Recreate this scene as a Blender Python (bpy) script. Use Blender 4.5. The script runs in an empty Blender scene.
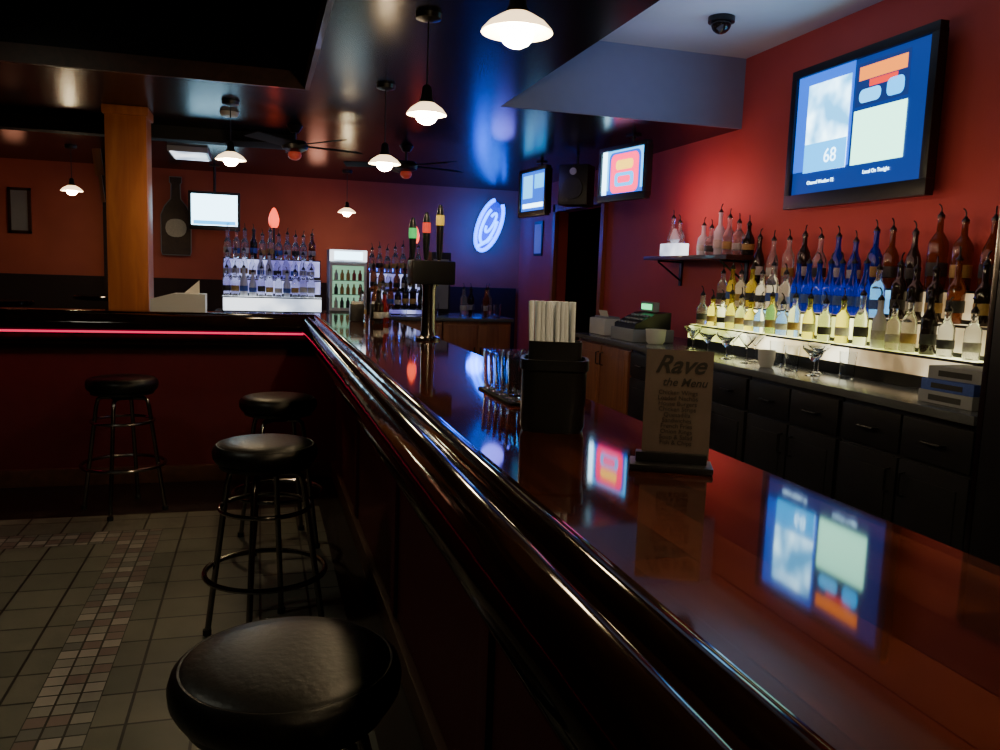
import bpy, bmesh, math, random
from mathutils import Matrix, Vector
random.seed(11)
R=math.radians
SC=bpy.context.scene
COL=bpy.context.collection

# ------------------------------------------------------------ materials
class NT:
    def __init__(s,name):
        s.m=bpy.data.materials.new(name); s.m.use_nodes=True
        s.t=s.m.node_tree; s.b=s.t.nodes['Principled BSDF']
    def n(s,kind,**kw):
        x=s.t.nodes.new(kind)
        for k,v in kw.items(): setattr(x,k,v)
        return x
    def l(s,a,b): s.t.links.new(a,b)
    def put(s,sock,v):
        if hasattr(v,'is_linked') or hasattr(v,'links'): s.l(v,sock)
        else: sock.default_value=v
    def math(s,op,a,b=0.0,c=None):
        x=s.n('ShaderNodeMath',operation=op)
        s.put(x.inputs[0],a); s.put(x.inputs[1],b)
        if c is not None: s.put(x.inputs[2],c)
        return x.outputs[0]
    def mix(s,f,a,b):
        x=s.n('ShaderNodeMix',data_type='RGBA')
        s.put(x.inputs[0],f); s.put(x.inputs[6],a); s.put(x.inputs[7],b)
        return x.outputs[2]
    def pos(s):
        g=s.n('ShaderNodeNewGeometry'); x=s.n('ShaderNodeSeparateXYZ'); s.l(g.outputs['Position'],x.inputs[0]); return g,x

def c4(c): return (c[0],c[1],c[2],1)
def mat(name,col,rough=.5,metal=0,emit=None,es=0,trans=0,coat=0,var=.15,nscale=12,bump=0,bscale=60,ior=1.45,spec=.5):
    k=NT(name); b=k.b
    b.inputs['Roughness'].default_value=rough; b.inputs['Metallic'].default_value=metal
    b.inputs['IOR'].default_value=ior; b.inputs['Specular IOR Level'].default_value=spec
    b.inputs['Transmission Weight'].default_value=trans
    b.inputs['Coat Weight'].default_value=coat
    tc=k.n('ShaderNodeTexCoord')
    if var>0:
        nz=k.n('ShaderNodeTexNoise'); nz.inputs['Scale'].default_value=nscale; k.l(tc.outputs['Object'],nz.inputs['Vector'])
        d=tuple(max(0,x*(1-var)) for x in col); e=tuple(min(1,x*(1+var)) for x in col)
        k.l(k.mix(nz.outputs[0],c4(d),c4(e)),b.inputs['Base Color'])
    else: b.inputs['Base Color'].default_value=c4(col)
    if bump>0:
        n2=k.n('ShaderNodeTexNoise'); n2.inputs['Scale'].default_value=bscale; n2.inputs['Detail'].default_value=4
        k.l(tc.outputs['Object'],n2.inputs['Vector'])
        bp=k.n('ShaderNodeBump'); bp.inputs['Strength'].default_value=bump; bp.inputs['Distance'].default_value=.01
        k.l(n2.outputs[0],bp.inputs['Height']); k.l(bp.outputs[0],b.inputs['Normal'])
    if emit is not None:
        b.inputs['Emission Color'].default_value=c4(emit); b.inputs['Emission Strength'].default_value=es
    return k.m

def wood(name,c1,c2,rough=.3,coat=0,axis='Y',scale=3,spec=.5,wav=0,planks=False,wsc=9):
    k=NT(name); b=k.b
    tc=k.n('ShaderNodeTexCoord'); mp=k.n('ShaderNodeMapping')
    sc={'X':(.35,4,4),'Y':(4,.35,4),'Z':(4,4,.35)}[axis]
    mp.inputs['Scale'].default_value=sc
    k.l(tc.outputs['Object'],mp.inputs[0])
    nz=k.n('ShaderNodeTexNoise'); nz.inputs['Scale'].default_value=scale; nz.inputs['Detail'].default_value=6; nz.inputs['Distortion'].default_value=1.2
    k.l(mp.outputs[0],nz.inputs['Vector'])
    r=k.n('ShaderNodeValToRGB'); r.color_ramp.elements[0].position=.3; r.color_ramp.elements[1].position=.7
    r.color_ramp.elements[0].color=c4(c1); r.color_ramp.elements[1].color=c4(c2)
    k.l(nz.outputs[0],r.inputs[0]); col=r.outputs[0]
    if planks:
        sp=k.n('ShaderNodeSeparateXYZ'); k.l(tc.outputs['Object'],sp.inputs[0])
        px=k.math('DIVIDE',sp.outputs[0],.083)
        row=k.math('FLOOR',px)
        yy=k.math('FLOOR',k.math('DIVIDE',k.math('ADD',sp.outputs[1],k.math('MULTIPLY',row,.37)),.9))
        cb=k.n('ShaderNodeCombineXYZ'); k.l(row,cb.inputs[0]); k.l(yy,cb.inputs[1])
        w=k.n('ShaderNodeTexWhiteNoise'); k.l(cb.outputs[0],w.inputs[0])
        col=k.mix(k.math('MULTIPLY',w.outputs[0],.8),col,c4(tuple(x*.35 for x in c1)))
        seam=k.math('LESS_THAN',k.math('FRACT',px),.03)
        col=k.mix(k.math('MULTIPLY',seam,.8),col,(.004,.001,.001,1))
    k.l(col,b.inputs['Base Color'])
    b.inputs['Specular IOR Level'].default_value=spec
    b.inputs['Roughness'].default_value=rough; b.inputs['Coat Weight'].default_value=coat; b.inputs['Coat Roughness'].default_value=.03
    if wav>0:
        n2=k.n('ShaderNodeTexNoise'); n2.inputs['Scale'].default_value=wsc; n2.inputs['Detail'].default_value=1
        k.l(tc.outputs['Object'],n2.inputs['Vector'])
        bp=k.n('ShaderNodeBump'); bp.inputs['Strength'].default_value=wav; bp.inputs['Distance'].default_value=.02
        k.l(n2.outputs[0],bp.inputs['Height']); k.l(bp.outputs[0],b.inputs['Normal']); k.l(bp.outputs[0],b.inputs['Coat Normal'])
    return k.m
def glow(name,c1,c2,s1,s2,scale=3.0):
    k=NT(name); b=k.b; b.inputs['Base Color'].default_value=(.6,.6,.5,1); b.inputs['Roughness'].default_value=.4
    tc=k.n('ShaderNodeTexCoord'); nz=k.n('ShaderNodeTexNoise'); nz.inputs['Scale'].default_value=scale; nz.inputs['Detail'].default_value=2
    k.l(tc.outputs['Object'],nz.inputs['Vector'])
    r=k.n('ShaderNodeValToRGB'); r.color_ramp.elements[0].position=.38; r.color_ramp.elements[1].position=.62
    r.color_ramp.elements[0].color=(0,0,0,1); r.color_ramp.elements[1].color=(1,1,1,1); k.l(nz.outputs[0],r.inputs[0])
    k.l(k.mix(r.outputs[0],c4(c1),c4(c2)),b.inputs['Emission Color'])
    k.l(k.math('MULTIPLY_ADD',r.outputs[0],s2-s1,s1),b.inputs['Emission Strength'])
    return k.m

M={}
M['vinyl']=mat('black_vinyl',(.006,.0055,.0055),.38,bump=.10,bscale=70,spec=.3)
M['chrome']=mat('chrome',(.22,.20,.19),.2,1)
M['darkmetal']=mat('dark_metal',(.05,.05,.05),.35,.9)
M['black']=mat('black_plastic',(.008,.008,.009),.35)
M['matteblack']=mat('matte_black',(.004,.004,.005),.7)
M['rubber']=mat('rubber',(.01,.01,.01),.8)
M['bartop']=wood('cherry_bar_top',(.028,.007,.004),(.110,.027,.014),.05,0,'Y',2.5,spec=.85,planks=True)
M['rail']=wood('dark_rail_wood',(.005,.0018,.0012),(.014,.005,.003),.08,0,'Y',3,spec=.28,wav=.07,wsc=8)
M['panel']=mat('dark_red_panel',(.085,.006,.010),.6,bump=.15,bscale=200)
M['basebd']=wood('base_board_wood',(.05,.018,.010),(.09,.035,.018),.5)
M['signwood']=wood('sign_wood',(.025,.012,.008),(.05,.025,.015),.5)
M['colwood']=wood('orange_column_wood',(.32,.085,.020),(.46,.15,.035),.45,0,'Z',4)
M['cabwood']=wood('cabinet_wood',(.17,.055,.022),(.30,.11,.045),.4,.2,'Z',4)
M['blackcab']=mat('black_cabinet',(.009,.009,.010),.4)
M['worktop']=mat('grey_worktop',(.14,.15,.16),.22,.35,bump=.05)
M['redwall']=mat('red_paint',(.54,.080,.070),.65,var=.12,nscale=3,bump=.1,bscale=120)
M['farred']=mat('far_red_paint',(.44,.095,.060),.65,var=.3,nscale=2)
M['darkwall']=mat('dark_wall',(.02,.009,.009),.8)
M['blackceil']=mat('black_gloss_ceiling',(.006,.007,.011),.24,var=.3,nscale=2,spec=.13)
M['trayceil']=mat('black_tray_ceiling',(.005,.004,.004),.7)
M['whiteceil']=mat('pale_ceiling',(.60,.62,.68),.7,var=.03)
M['bulk']=mat('pale_lavender_bulkhead',(.25,.26,.38),.6,var=.05)
M['trimw']=wood('dark_trim_wood',(.03,.010,.006),(.06,.02,.012),.35,.3,'Y')
M['warmglow']=glow('lit_acrylic',(1,.74,.28),(1,.92,.62),.9,3.2,4)
M['yelglow']=glow('yellow_lit_acrylic',(.85,.90,.12),(1,.97,.50),1.4,3.8,4)
M['dimglow']=glow('dim_lit_acrylic',(1,.60,.24),(1,.82,.48),.2,1.0,4)
M['coolglow']=glow('cool_lit_acrylic',(.60,.74,1),(.85,.92,1),1.2,2.4,4)
M['bluglow']=glow('blue_lit_acrylic',(.03,.30,1),(.10,.65,1),.6,2.2,3)
M['violet']=glow('violet_lit_acrylic',(.22,.18,1),(.50,.55,1),.5,1.5,5)
M['bulb']=mat('bulb',(1,.9,.7),.3,emit=(1,.78,.45),es=130,var=0)
M['shade']=mat('white_glass_shade',(.9,.85,.75),.35,emit=(1,.70,.38),es=3.2,var=.02)
M['redled']=mat('red_led',(.5,.01,.05),.4,emit=(1,.02,.11),es=1.3,var=.1)
M['neon']=mat('blue_neon',(.0,.05,1),.3,emit=(.0,.13,1),es=7,var=0)
M['neonwhite']=mat('pale_neon',(.0,.2,1),.3,emit=(.0,.26,1),es=6.5,var=0)
M['neonback']=mat('neon_backing',(.01,.03,.30),.4,emit=(0,.02,.5),es=.5)
M['paper']=mat('paper',(.75,.70,.62),.7,var=.04)
M['menucard']=mat('menu_card',(.075,.052,.045),.6,var=.25,nscale=14)
M['ink']=mat('dark_ink',(.003,.002,.002),.6,var=0)
M['whiteplastic']=mat('white_plastic',(.6,.6,.58),.4,var=.03)
M['greyplastic']=mat('grey_plastic',(.26,.27,.28),.45,var=.05)
M['straw']=mat('white_straw',(.90,.95,1),.4,var=.02)
M['glass']=mat('clear_glass',(.92,.95,.97),.03,trans=1,var=0)
M['g_clear']=mat('clear_liquor',(.88,.91,.93),.06,trans=.88,var=0)
M['g_yellow']=mat('backlit_clear_liquor',(.90,.80,.10),.06,trans=.8,var=0)  # yellow glow of the back lighting put into the clear liquor's colour
M['g_amber']=mat('amber_liquor',(.26,.07,.02),.08,trans=.6,var=0)
M['g_blue']=mat('cobalt_bottle',(.005,.03,.60),.08,trans=.5,var=0)
M['g_dark']=mat('dark_bottle',(.02,.014,.012),.08,trans=.1,var=0)
M['g_red']=mat('red_liquor',(.35,.02,.02),.08,trans=.5,var=0)
M['frost']=mat('frosted_bottle',(.65,.68,.72),.3,trans=.2,var=0)
M['lab_w']=mat('white_label',(.5,.49,.44),.6,nscale=90,var=.3)
M['lab_r']=mat('red_label',(.30,.03,.03),.6,nscale=90,var=.3)
M['lab_b']=mat('blue_label',(.05,.1,.40),.6,nscale=90,var=.3)
M['lab_k']=mat('black_label',(.03,.03,.03),.6,nscale=90,var=.3)
M['lab_g']=mat('gold_label',(.40,.26,.08),.5,nscale=90,var=.3)
M['redlamp']=mat('red_glass_lamp',(.9,.1,.05),.3,emit=(1,.08,.03),es=3,var=0)
M['dimlamp']=mat('dim_red_globe',(.3,.05,.04),.3,emit=(1,.1,.05),es=.15,var=0)
def emi(name,c,s): return mat(name,tuple(min(1,x)*.5 for x in c),.3,emit=c,es=s,var=0,spec=.3)
M['s_navy']=emi('screen_navy',(.008,.045,.30),1.1)
M['s_blue']=emi('screen_blue',(.01,.14,.9),1.8)
M['s_sky']=emi('screen_sky',(.06,.48,1),3.4)
M['s_white']=emi('screen_white',(.45,.80,1),8)
M['s_pale']=emi('screen_pale_green',(.40,1,.72),4.5)
M['s_glow']=glow('screen_cyan_glow',(.05,.50,1),(.50,.85,1),3,8,5)
M['s_cyan']=emi('screen_cyan',(.01,.42,1),3.4)
M['s_red']=emi('screen_red',(1,.04,.03),1.8)
M['s_dark']=emi('screen_dark',(.02,.05,.25),.9)
M['s_green']=emi('screen_green',(.1,1,.35),2)
M['s_dimgreen']=emi('dim_green',(.1,1,.25),.5)
M['s_dimred']=emi('dim_red',(1,.08,.05),.7)
M['s_dimyel']=emi('dim_yellow',(1,.65,.08),.6)
M['s_pink']=emi('screen_pink',(1,.01,.12),4.0)
M['s_yel']=emi('screen_yellow',(1,.60,.05),3.5)
M['s_orange']=emi('screen_orange',(1,.25,.02),2.4)
M['fridgeglow']=emi('fridge_interior',(.40,.85,.55),.6)

def floor_mat():
    k=NT('tile_floor'); g,x=k.pos(); X,Y=x.outputs[0],x.outputs[1]
    def grid(size,gw,ox=20.0):
        fx=k.math('FRACT',k.math('DIVIDE',k.math('ADD',X,ox),size)); fy=k.math('FRACT',k.math('DIVIDE',k.math('ADD',Y,ox),size))
        a=k.math('MINIMUM',fx,k.math('SUBTRACT',1.0,fx)); b=k.math('MINIMUM',fy,k.math('SUBTRACT',1.0,fy))
        mask=k.math('GREATER_THAN',k.math('MINIMUM',a,b),gw)
        cb=k.n('ShaderNodeCombineXYZ')
        k.l(k.math('FLOOR',k.math('DIVIDE',k.math('ADD',X,ox),size)),cb.inputs[0]); k.l(k.math('FLOOR',k.math('DIVIDE',k.math('ADD',Y,ox),size)),cb.inputs[1])
        w=k.n('ShaderNodeTexWhiteNoise'); k.l(cb.outputs[0],w.inputs[0])
        return mask,w.outputs[0]
    m1,w1=grid(.2,.024); m2,w2=grid(.0666667,.055,20.1)
    nz=k.n('ShaderNodeTexNoise'); nz.inputs['Scale'].default_value=9; nz.inputs['Detail'].default_value=6; k.l(g.outputs['Position'],nz.inputs['Vector'])
    t1=k.mix(w1,(.13,.135,.108,1),(.20,.195,.155,1)); t1=k.mix(k.math('MULTIPLY',nz.outputs[0],.6),t1,(.085,.09,.075,1))
    t1=k.mix(m1,(.022,.022,.020,1),t1)
    r=k.n('ShaderNodeValToRGB'); r.color_ramp.interpolation='CONSTANT'
    els=r.color_ramp.elements; els[0].color=(.25,.24,.21,1); els[0].position=0; els[1].color=(.20,.15,.135,1); els[1].position=.25
    for p,c in ((.45,(.15,.155,.14,1)),(.62,(.33,.30,.27,1)),(.82,(.17,.13,.12,1))):
        e=els.new(p); e.color=c
    k.l(w2,r.inputs[0]); t2=k.mix(m2,(.035,.035,.03,1),r.outputs[0])
    def rng(v,a,b): return k.math('MULTIPLY',k.math('GREATER_THAN',v,a),k.math('LESS_THAN',v,b))
    b1=k.math('MULTIPLY',rng(X,-.7,-.5),k.math('LESS_THAN',Y,4.6))
    b2=k.math('MULTIPLY',rng(Y,4.4,4.6),k.math('LESS_THAN',X,-.5))
    band=k.math('MAXIMUM',b1,b2)
    col=k.mix(band,t1,t2)
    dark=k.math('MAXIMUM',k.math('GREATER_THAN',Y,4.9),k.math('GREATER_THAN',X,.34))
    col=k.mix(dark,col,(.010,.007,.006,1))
    k.l(col,k.b.inputs['Base Color']); k.b.inputs['Roughness'].default_value=.42
    bp=k.n('ShaderNodeBump'); bp.inputs['Strength'].default_value=.4; bp.inputs['Distance'].default_value=.004
    k.l(k.mix(band,m1,m2),bp.inputs['Height']); k.l(bp.outputs[0],k.b.inputs['Normal'])
    return k.m
M['floor']=floor_mat()

# ------------------------------------------------------------ builders
class B:
    def __init__(s): s.bm=bmesh.new(); s.mats=[]
    def add(s,t,m,mx=None,smooth=True):
        if m not in s.mats: s.mats.append(m)
        i=s.mats.index(m)
        if mx is not None: t.transform(mx)
        for f in t.faces: f.material_index=i; f.smooth=smooth
        me=bpy.data.meshes.new('t'); t.to_mesh(me); t.free(); s.bm.from_mesh(me); bpy.data.meshes.remove(me)
        return s
    def box(s,x0,x1,y0,y1,z0,z1,m,bev=0,mx=None,seg=2):
        t=bmesh.new(); bmesh.ops.create_cube(t,size=1)
        for v in t.verts: v.co=Vector(((x0+x1)/2+v.co.x*(x1-x0),(y0+y1)/2+v.co.y*(y1-y0),(z0+z1)/2+v.co.z*(z1-z0)))
        if bev>0: bmesh.ops.bevel(t,geom=list(t.edges),offset=bev,segments=seg,affect='EDGES',profile=.7)
        return s.add(t,m,mx)
    def lathe(s,prof,m,seg=20,mx=None,c=(0,0,0)):
        t=bmesh.new(); rings=[]
        for r,z in prof:
            if r<1e-5: rings.append([t.verts.new((c[0],c[1],c[2]+z))])
            else: rings.append([t.verts.new((c[0]+r*math.cos(2*math.pi*i/seg),c[1]+r*math.sin(2*math.pi*i/seg),c[2]+z)) for i in range(seg)])
        for a,b in zip(rings,rings[1:]):
            for i in range(seg):
                j=(i+1)%seg
                if len(a)==1 and len(b)==1: continue
                if len(a)==1: t.faces.new((a[0],b[i],b[j]))
                elif len(b)==1: t.faces.new((a[i],a[j],b[0]))
                else: t.faces.new((a[i],a[j],b[j],b[i]))
        bmesh.ops.recalc_face_normals(t,faces=list(t.faces))
        return s.add(t,m,mx)
    def cyl(s,r,z0,z1,m,seg=16,c=(0,0,0),mx=None,r2=None):
        r2=r if r2 is None else r2
        return s.lathe([(0,z0),(r,z0),(r2,z1),(0,z1)],m,seg,mx,c)
    def ball(s,r,c,m,sc=(1,1,1),seg=16,mx=None):
        t=bmesh.new(); bmesh.ops.create_uvsphere(t,u_segments=seg,v_segments=seg//2,radius=r)
        for v in t.verts: v.co=Vector((v.co.x*sc[0]+c[0],v.co.y*sc[1]+c[1],v.co.z*sc[2]+c[2]))
        return s.add(t,m,mx)
    def tube(s,pts,r,m,seg=8,closed=False,mx=None):
        pts=[Vector(p) for p in pts]; n=len(pts); t=bmesh.new(); rings=[]; up=None
        for i,p in enumerate(pts):
            if closed: d=(pts[(i+1)%n]-pts[i-1]).normalized()
            else: d=(pts[min(i+1,n-1)]-pts[max(i-1,0)]).normalized()
            if up is None:
                up=Vector((0,0,1)) if abs(d.z)<.9 else Vector((1,0,0))
            a=d.cross(up).normalized(); b=a.cross(d).normalized(); up=b
            rings.append([t.verts.new(p+r*(math.cos(2*math.pi*k/seg)*a+math.sin(2*math.pi*k/seg)*b)) for k in range(seg)])
        rng=range(n) if closed else range(n-1)
        for i in rng:
            a,b=rings[i],rings[(i+1)%n]
            for k in range(seg):
                j=(k+1)%seg; t.faces.new((a[k],a[j],b[j],b[k]))
        if not closed:
            t.faces.new(rings[0]); t.faces.new(rings[-1])
        bmesh.ops.recalc_face_normals(t,faces=list(t.faces))
        return s.add(t,m,mx)
    def ring(s,R_,r,z,m,seg=32,c=(0,0)):
        return s.tube([(c[0]+R_*math.cos(2*math.pi*i/seg),c[1]+R_*math.sin(2*math.pi*i/seg),z) for i in range(seg)],r,m,8,True)
    def poly(s,pts,m,mx=None,ext=None):
        t=bmesh.new(); f=t.faces.new([t.verts.new(p) for p in pts])
        if ext is not None:
            r=bmesh.ops.extrude_face_region(t,geom=[f]); vs=[v for v in r['geom'] if isinstance(v,bmesh.types.BMVert)]
            bmesh.ops.translate(t,vec=Vector(ext),verts=vs); bmesh.ops.recalc_face_normals(t,faces=list(t.faces))
        return s.add(t,m,mx,False)
    def sweep(s,sections,m,cap=True):
        t=bmesh.new(); rr=[[t.verts.new(p) for p in sec] for sec in sections]; n=len(rr[0])
        for a,b in zip(rr,rr[1:]):
            for i in range(n):
                j=(i+1)%n; t.faces.new((a[i],a[j],b[j],b[i]))
        if cap: t.faces.new(rr[0]); t.faces.new(rr[-1])
        bmesh.ops.recalc_face_normals(t,faces=list(t.faces))
        return s.add(t,m)
    def text(s,body,size,m,mx,align='CENTER',shear=0,ext=.0005,off=0):
        c=bpy.data.curves.new('t','FONT'); c.body=body; c.size=size; c.align_x=align; c.align_y='CENTER'; c.shear=shear; c.extrude=ext; c.resolution_u=3; c.offset=off
        o=bpy.data.objects.new('t',c); COL.objects.link(o)
        bpy.context.view_layer.update()
        dg=bpy.context.evaluated_depsgraph_get(); me=bpy.data.meshes.new_from_object(o.evaluated_get(dg))
        t=bmesh.new(); t.from_mesh(me); bpy.data.objects.remove(o); bpy.data.curves.remove(c); bpy.data.meshes.remove(me)
        return s.add(t,m,mx,False)
    def mesh(s,name):
        me=bpy.data.meshes.new(name); s.bm.to_mesh(me); s.bm.free()
        for m in s.mats: me.materials.append(m)
        me.set_sharp_from_angle(angle=R(38))
        return me
    def obj(s,name,parent=None,loc=(0,0,0),rot=(0,0,0),label=None,cat=None,group=None,kind=None):
        return mk(name,s.mesh(name),parent,loc,rot,label,cat,group,kind)

def mk(name,data,parent=None,loc=(0,0,0),rot=(0,0,0),label=None,cat=None,group=None,kind=None):
    o=bpy.data.objects.new(name,data); COL.objects.link(o); o.location=loc; o.rotation_euler=rot
    if parent is not None: o.parent=parent
    if label: o['label']=label
    if cat: o['category']=cat
    if group: o['group']=group
    if kind: o['kind']=kind
    return o
def thing(name,label,cat,loc=(0,0,0),rot=(0,0,0),group=None):
    o=mk(name,None,None,loc,rot,label,cat,group); o.empty_display_size=.1; return o
def struct(name,x0,x1,y0,y1,z0,z1,m):
    return B().box(x0,x1,y0,y1,z0,z1,m).obj(name,kind='structure')

# ------------------------------------------------------------ room
WX=3.15; FY=10.0; LO=2.46; HI=2.92
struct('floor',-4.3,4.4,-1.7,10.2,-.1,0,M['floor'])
struct('ceiling',-4.3,1.44,-1.7,10.2,HI,HI+.08,M['trayceil'])
struct('ceiling',1.44,3.3,-1.7,5.2,HI,HI+.08,M['whiteceil'])
struct('ceiling',.28,1.44,-1.6,10.0,LO,HI,M['blackceil'])
struct('ceiling',-4.2,.28,5.15,10.0,LO,HI,M['blackceil'])
struct('ceiling',1.44,3.15,5.09,10.0,LO,HI,M['blackceil'])
struct('wall_bulkhead',1.44,3.15,5.07,5.09,LO,HI,M['bulk'])
struct('wall_right',WX,WX+.12,-1.7,7.35,0,HI,M['redwall'])
struct('wall_right',WX,WX+.12,8.62,10.1,0,HI,M['redwall'])
struct('wall_right',WX,WX+.12,7.35,8.62,2.12,HI,M['redwall'])
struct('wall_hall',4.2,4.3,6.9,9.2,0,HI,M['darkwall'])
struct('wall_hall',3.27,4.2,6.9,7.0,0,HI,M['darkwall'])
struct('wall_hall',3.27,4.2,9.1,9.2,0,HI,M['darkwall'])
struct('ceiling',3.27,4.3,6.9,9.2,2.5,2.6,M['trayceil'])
struct('wall_far',-4.3,3.3,FY,FY+.12,0,HI,M['farred'])
struct('wall_left',-4.32,-4.2,-1.7,10.1,0,HI,M['darkwall'])
struct('wall_near',-4.3,3.3,-1.8,-1.7,0,HI,M['darkwall'])
struct('trim_1',3.11,3.16,7.27,7.35,0,2.2,M['colwood'])
struct('trim_2',3.11,3.16,8.62,8.70,0,2.2,M['colwood'])
struct('trim_3',3.11,3.16,7.27,8.70,2.12,2.2,M['colwood'])
struct('trim_4',.255,.28,-1.6,5.15,LO,LO+.10,M['trimw'])
struct('trim_5',-4.2,.28,5.125,5.15,LO,LO+.10,M['trimw'])
struct('trim_6',.215,.28,-1.6,5.15,HI-.08,HI,M['trimw'])
struct('trim_7',-4.2,.28,6.9,7.05,LO-.10,LO,M['trayceil'])
struct('baseboard_right',3.13,3.15,-1.6,7.2,0,.1,M['black'])
struct('wall_wainscot',-4.2,3.1,9.93,9.995,0,1.25,M['darkwall'])
struct('wall_pier',-1.62,-1.30,9.8,9.93,0,LO,M['darkwall'])

# ------------------------------------------------------------ bar counter
bar=thing('bar_counter','long glossy dark cherry wood bar counter with rounded armrest rail','bar counter')
XI=.37; YI=5.5; BT=1.09
b=B()
b.poly([(XI-.02,-1.2,BT-.04),(.86,-1.2,BT-.04),(.86,6.15,BT-.04),(-4.1,6.15,BT-.04),(-4.1,YI-.02,BT-.04),(XI-.02,YI-.02,BT-.04)],M['bartop'],ext=(0,0,.04))
b.obj('countertop',bar)
prof=[(-.012,BT-.002),(-.010,BT+.010),(.0,BT+.022),(.012,BT+.028),(.026,BT+.027),(.037,BT+.018),(.043,BT+.008),(.052,BT+.010),(.060,BT+.016),(.072,BT+.017),(.086,BT+.010),(.100,BT-.004),(.112,BT-.022),(.120,BT-.045),(.121,BT-.066),(.114,BT-.082),(.100,BT-.092),(.092,BT-.094),(.090,BT-.104),(.078,BT-.112),(.070,BT-.135),(.050,BT-.150),(.020,BT-.158),(.012,BT-.175),(-.02,BT-.19),(-.12,BT-.20),(-.12,BT-.05),(-.012,BT-.045)]
secs=[[(XI-o,-1.2,z) for o,z in prof],[(XI-o,YI-o,z) for o,z in prof],[(-4.1,YI-o,z) for o,z in prof]]
B().sweep(secs,M['rail']).obj('armrest_rail',bar)
b=B()
b.poly([(.50,-1.2,.0),(.80,-1.2,.0),(.80,6.1,0),(-4.1,6.1,0),(-4.1,5.63,0),(.50,5.63,0)],M['panel'],ext=(0,0,BT-.045))
b.obj('front_panel',bar)
for y in (.4,1.7,3.0,4.3):
    B().box(.484,.50,y-.04,y+.04,.12,.9,M['panel'],.004).obj('panel_stile',bar)
b=B(); b.box(.47,.50,-1.2,5.60,0,.11,M['basebd'],.004); b.obj('baseboard_strip',bar)
b=B(); b.box(-4.1,.50,5.60,5.63,0,.11,M['basebd'],.004); b.obj('baseboard_strip',bar)
B().box(-4.0,XI-.10,YI-.119,YI-.108,BT-.100,BT-.087,M['redled'],.003).obj('led_strip',bar,label='magenta-red glowing led strip under the armrest')

# ------------------------------------------------------------ stools
def stool(loc,rot,label):
    s=thing('bar_stool',label,'bar stool',loc,(0,0,rot),'round black bar stools')
    H=.77
    B().lathe([(0,H-.075),(.165,H-.075),(.182,H-.070),(.190,H-.055),(.192,H-.035),(.187,H-.018),(.176,H-.008),(.172,H-.0085),(.165,H-.004),(.12,H+.003),(.06,H+.005),(0,H+.006)],M['vinyl'],48).obj('seat',s)
    b=B(); b.lathe([(0,H-.095),(.150,H-.095),(.168,H-.092),(.170,H-.078),(.165,H-.074),(0,H-.074)],M['darkmetal'],40); b.cyl(.06,H-.125,H-.095,M['darkmetal']); b.obj('swivel_plate',s)
    for k in range(4):
        a=math.pi/4+k*math.pi/2; c,si=math.cos(a),math.sin(a)
        b=B(); b.tube([(.05*c,.05*si,H-.118),(.115*c,.115*si,H-.118),(.135*c,.135*si,H-.13),(.145*c,.145*si,H-.17),(.225*c,.225*si,.012)],.0115,M['chrome'],10)
        b.cyl(.016,0,.022,M['rubber'],12,c=(.226*c,.226*si,0)); b.obj('leg',s)
    B().ring(.222,.0105,.27,M['chrome'],40).obj('foot_ring',s)
    B().ring(.165,.009,.52,M['chrome'],36).obj('foot_ring',s)
    return s
L0='round black vinyl bar stool with chrome legs '
stool((.045,1.36,0),.3,L0+'beside the counter')
stool((.02,3.14,0),.5,L0+'along the counter')
stool((.09,4.27,0),.2,L0+'near the bar corner')
stool((-.75,5.02,0),.6,L0+'by the red panel')

# ------------------------------------------------------------ column
c=thing('column','square orange-brown wooden support column rising behind the bar','column',(-.87,6.31,0))
B().box(-.13,.13,-.13,.15,0,LO-.06,M['colwood'],.006).obj('shaft',c)
B().box(-.145,.145,-.145,.165,LO-.06,LO-.001,M['colwood'],.01).obj('capital',c)
B().box(-.145,.145,-.145,.165,0,.15,M['colwood'],.01).obj('plinth',c)

# ------------------------------------------------------------ pendant lamps
def pendant(x,y,z,label,power=9,ceil=LO,sc=1):
    p=thing('pendant_lamp',label,'lamp',(x,y,z),group='white shade pendant lamps')
    h=ceil-z
    b=B(); b.lathe([(0,h),(.055,h),(.052,h-.02),(.02,h-.03),(0,h-.03)],M['darkmetal'],20); b.obj('ceiling_mount',p)
    B().cyl(.0035,.10,h-.02,M['darkmetal'],6).obj('cord',p)
    B().lathe([(0,.11),(.012,.11),(.02,.10),(.024,.06),(.034,.045),(.034,.038),(0,.038)],M['darkmetal'],20).obj('socket',p)
    B().lathe([(r*sc,zz) for r,zz in [(.03,.044),(.045,.036),(.075,.018),(.094,-.002),(.096,-.008),(.092,-.006),(.072,.013),(.045,.029),(.03,.037),(.03,.044)]],M['shade'],36).obj('lamp_shade',p)
    B().ball(.038,(0,0,-.012),M['bulb'],(1.2,1.2,.95),16).obj('bulb',p)
    l=bpy.data.lights.new('lamp_light','POINT'); l.energy=power; l.color=(1,.70,.40); l.shadow_soft_size=.035
    mk('lamp_light',l,p,(0,0,-.075))
pendant(.66,-.40,2.07,'pendant lamp with shallow white glass shade over the bar',1.5)
pendant(.66,.90,2.07,'pendant lamp with shallow white glass shade over the bar',3)
pendant(.66,2.19,2.07,'pendant lamp with shallow white glass shade over the bar',4)
pendant(.66,3.44,2.07,'pendant lamp with shallow white glass shade over the bar',4,sc=.86)
pendant(.685,4.80,2.03,'pendant lamp with shallow white glass shade over the bar',3,sc=.95)
pendant(-.18,5.70,2.10,'pendant lamp with white glass shade near the wooden column',4.5)
pendant(-1.68,8.6,2.06,'small pendant lamp hanging in the far dining area',1.0)
pendant(.90,9.1,2.03,'small pendant lamp hanging beyond the liquor display',1.0)

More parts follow.
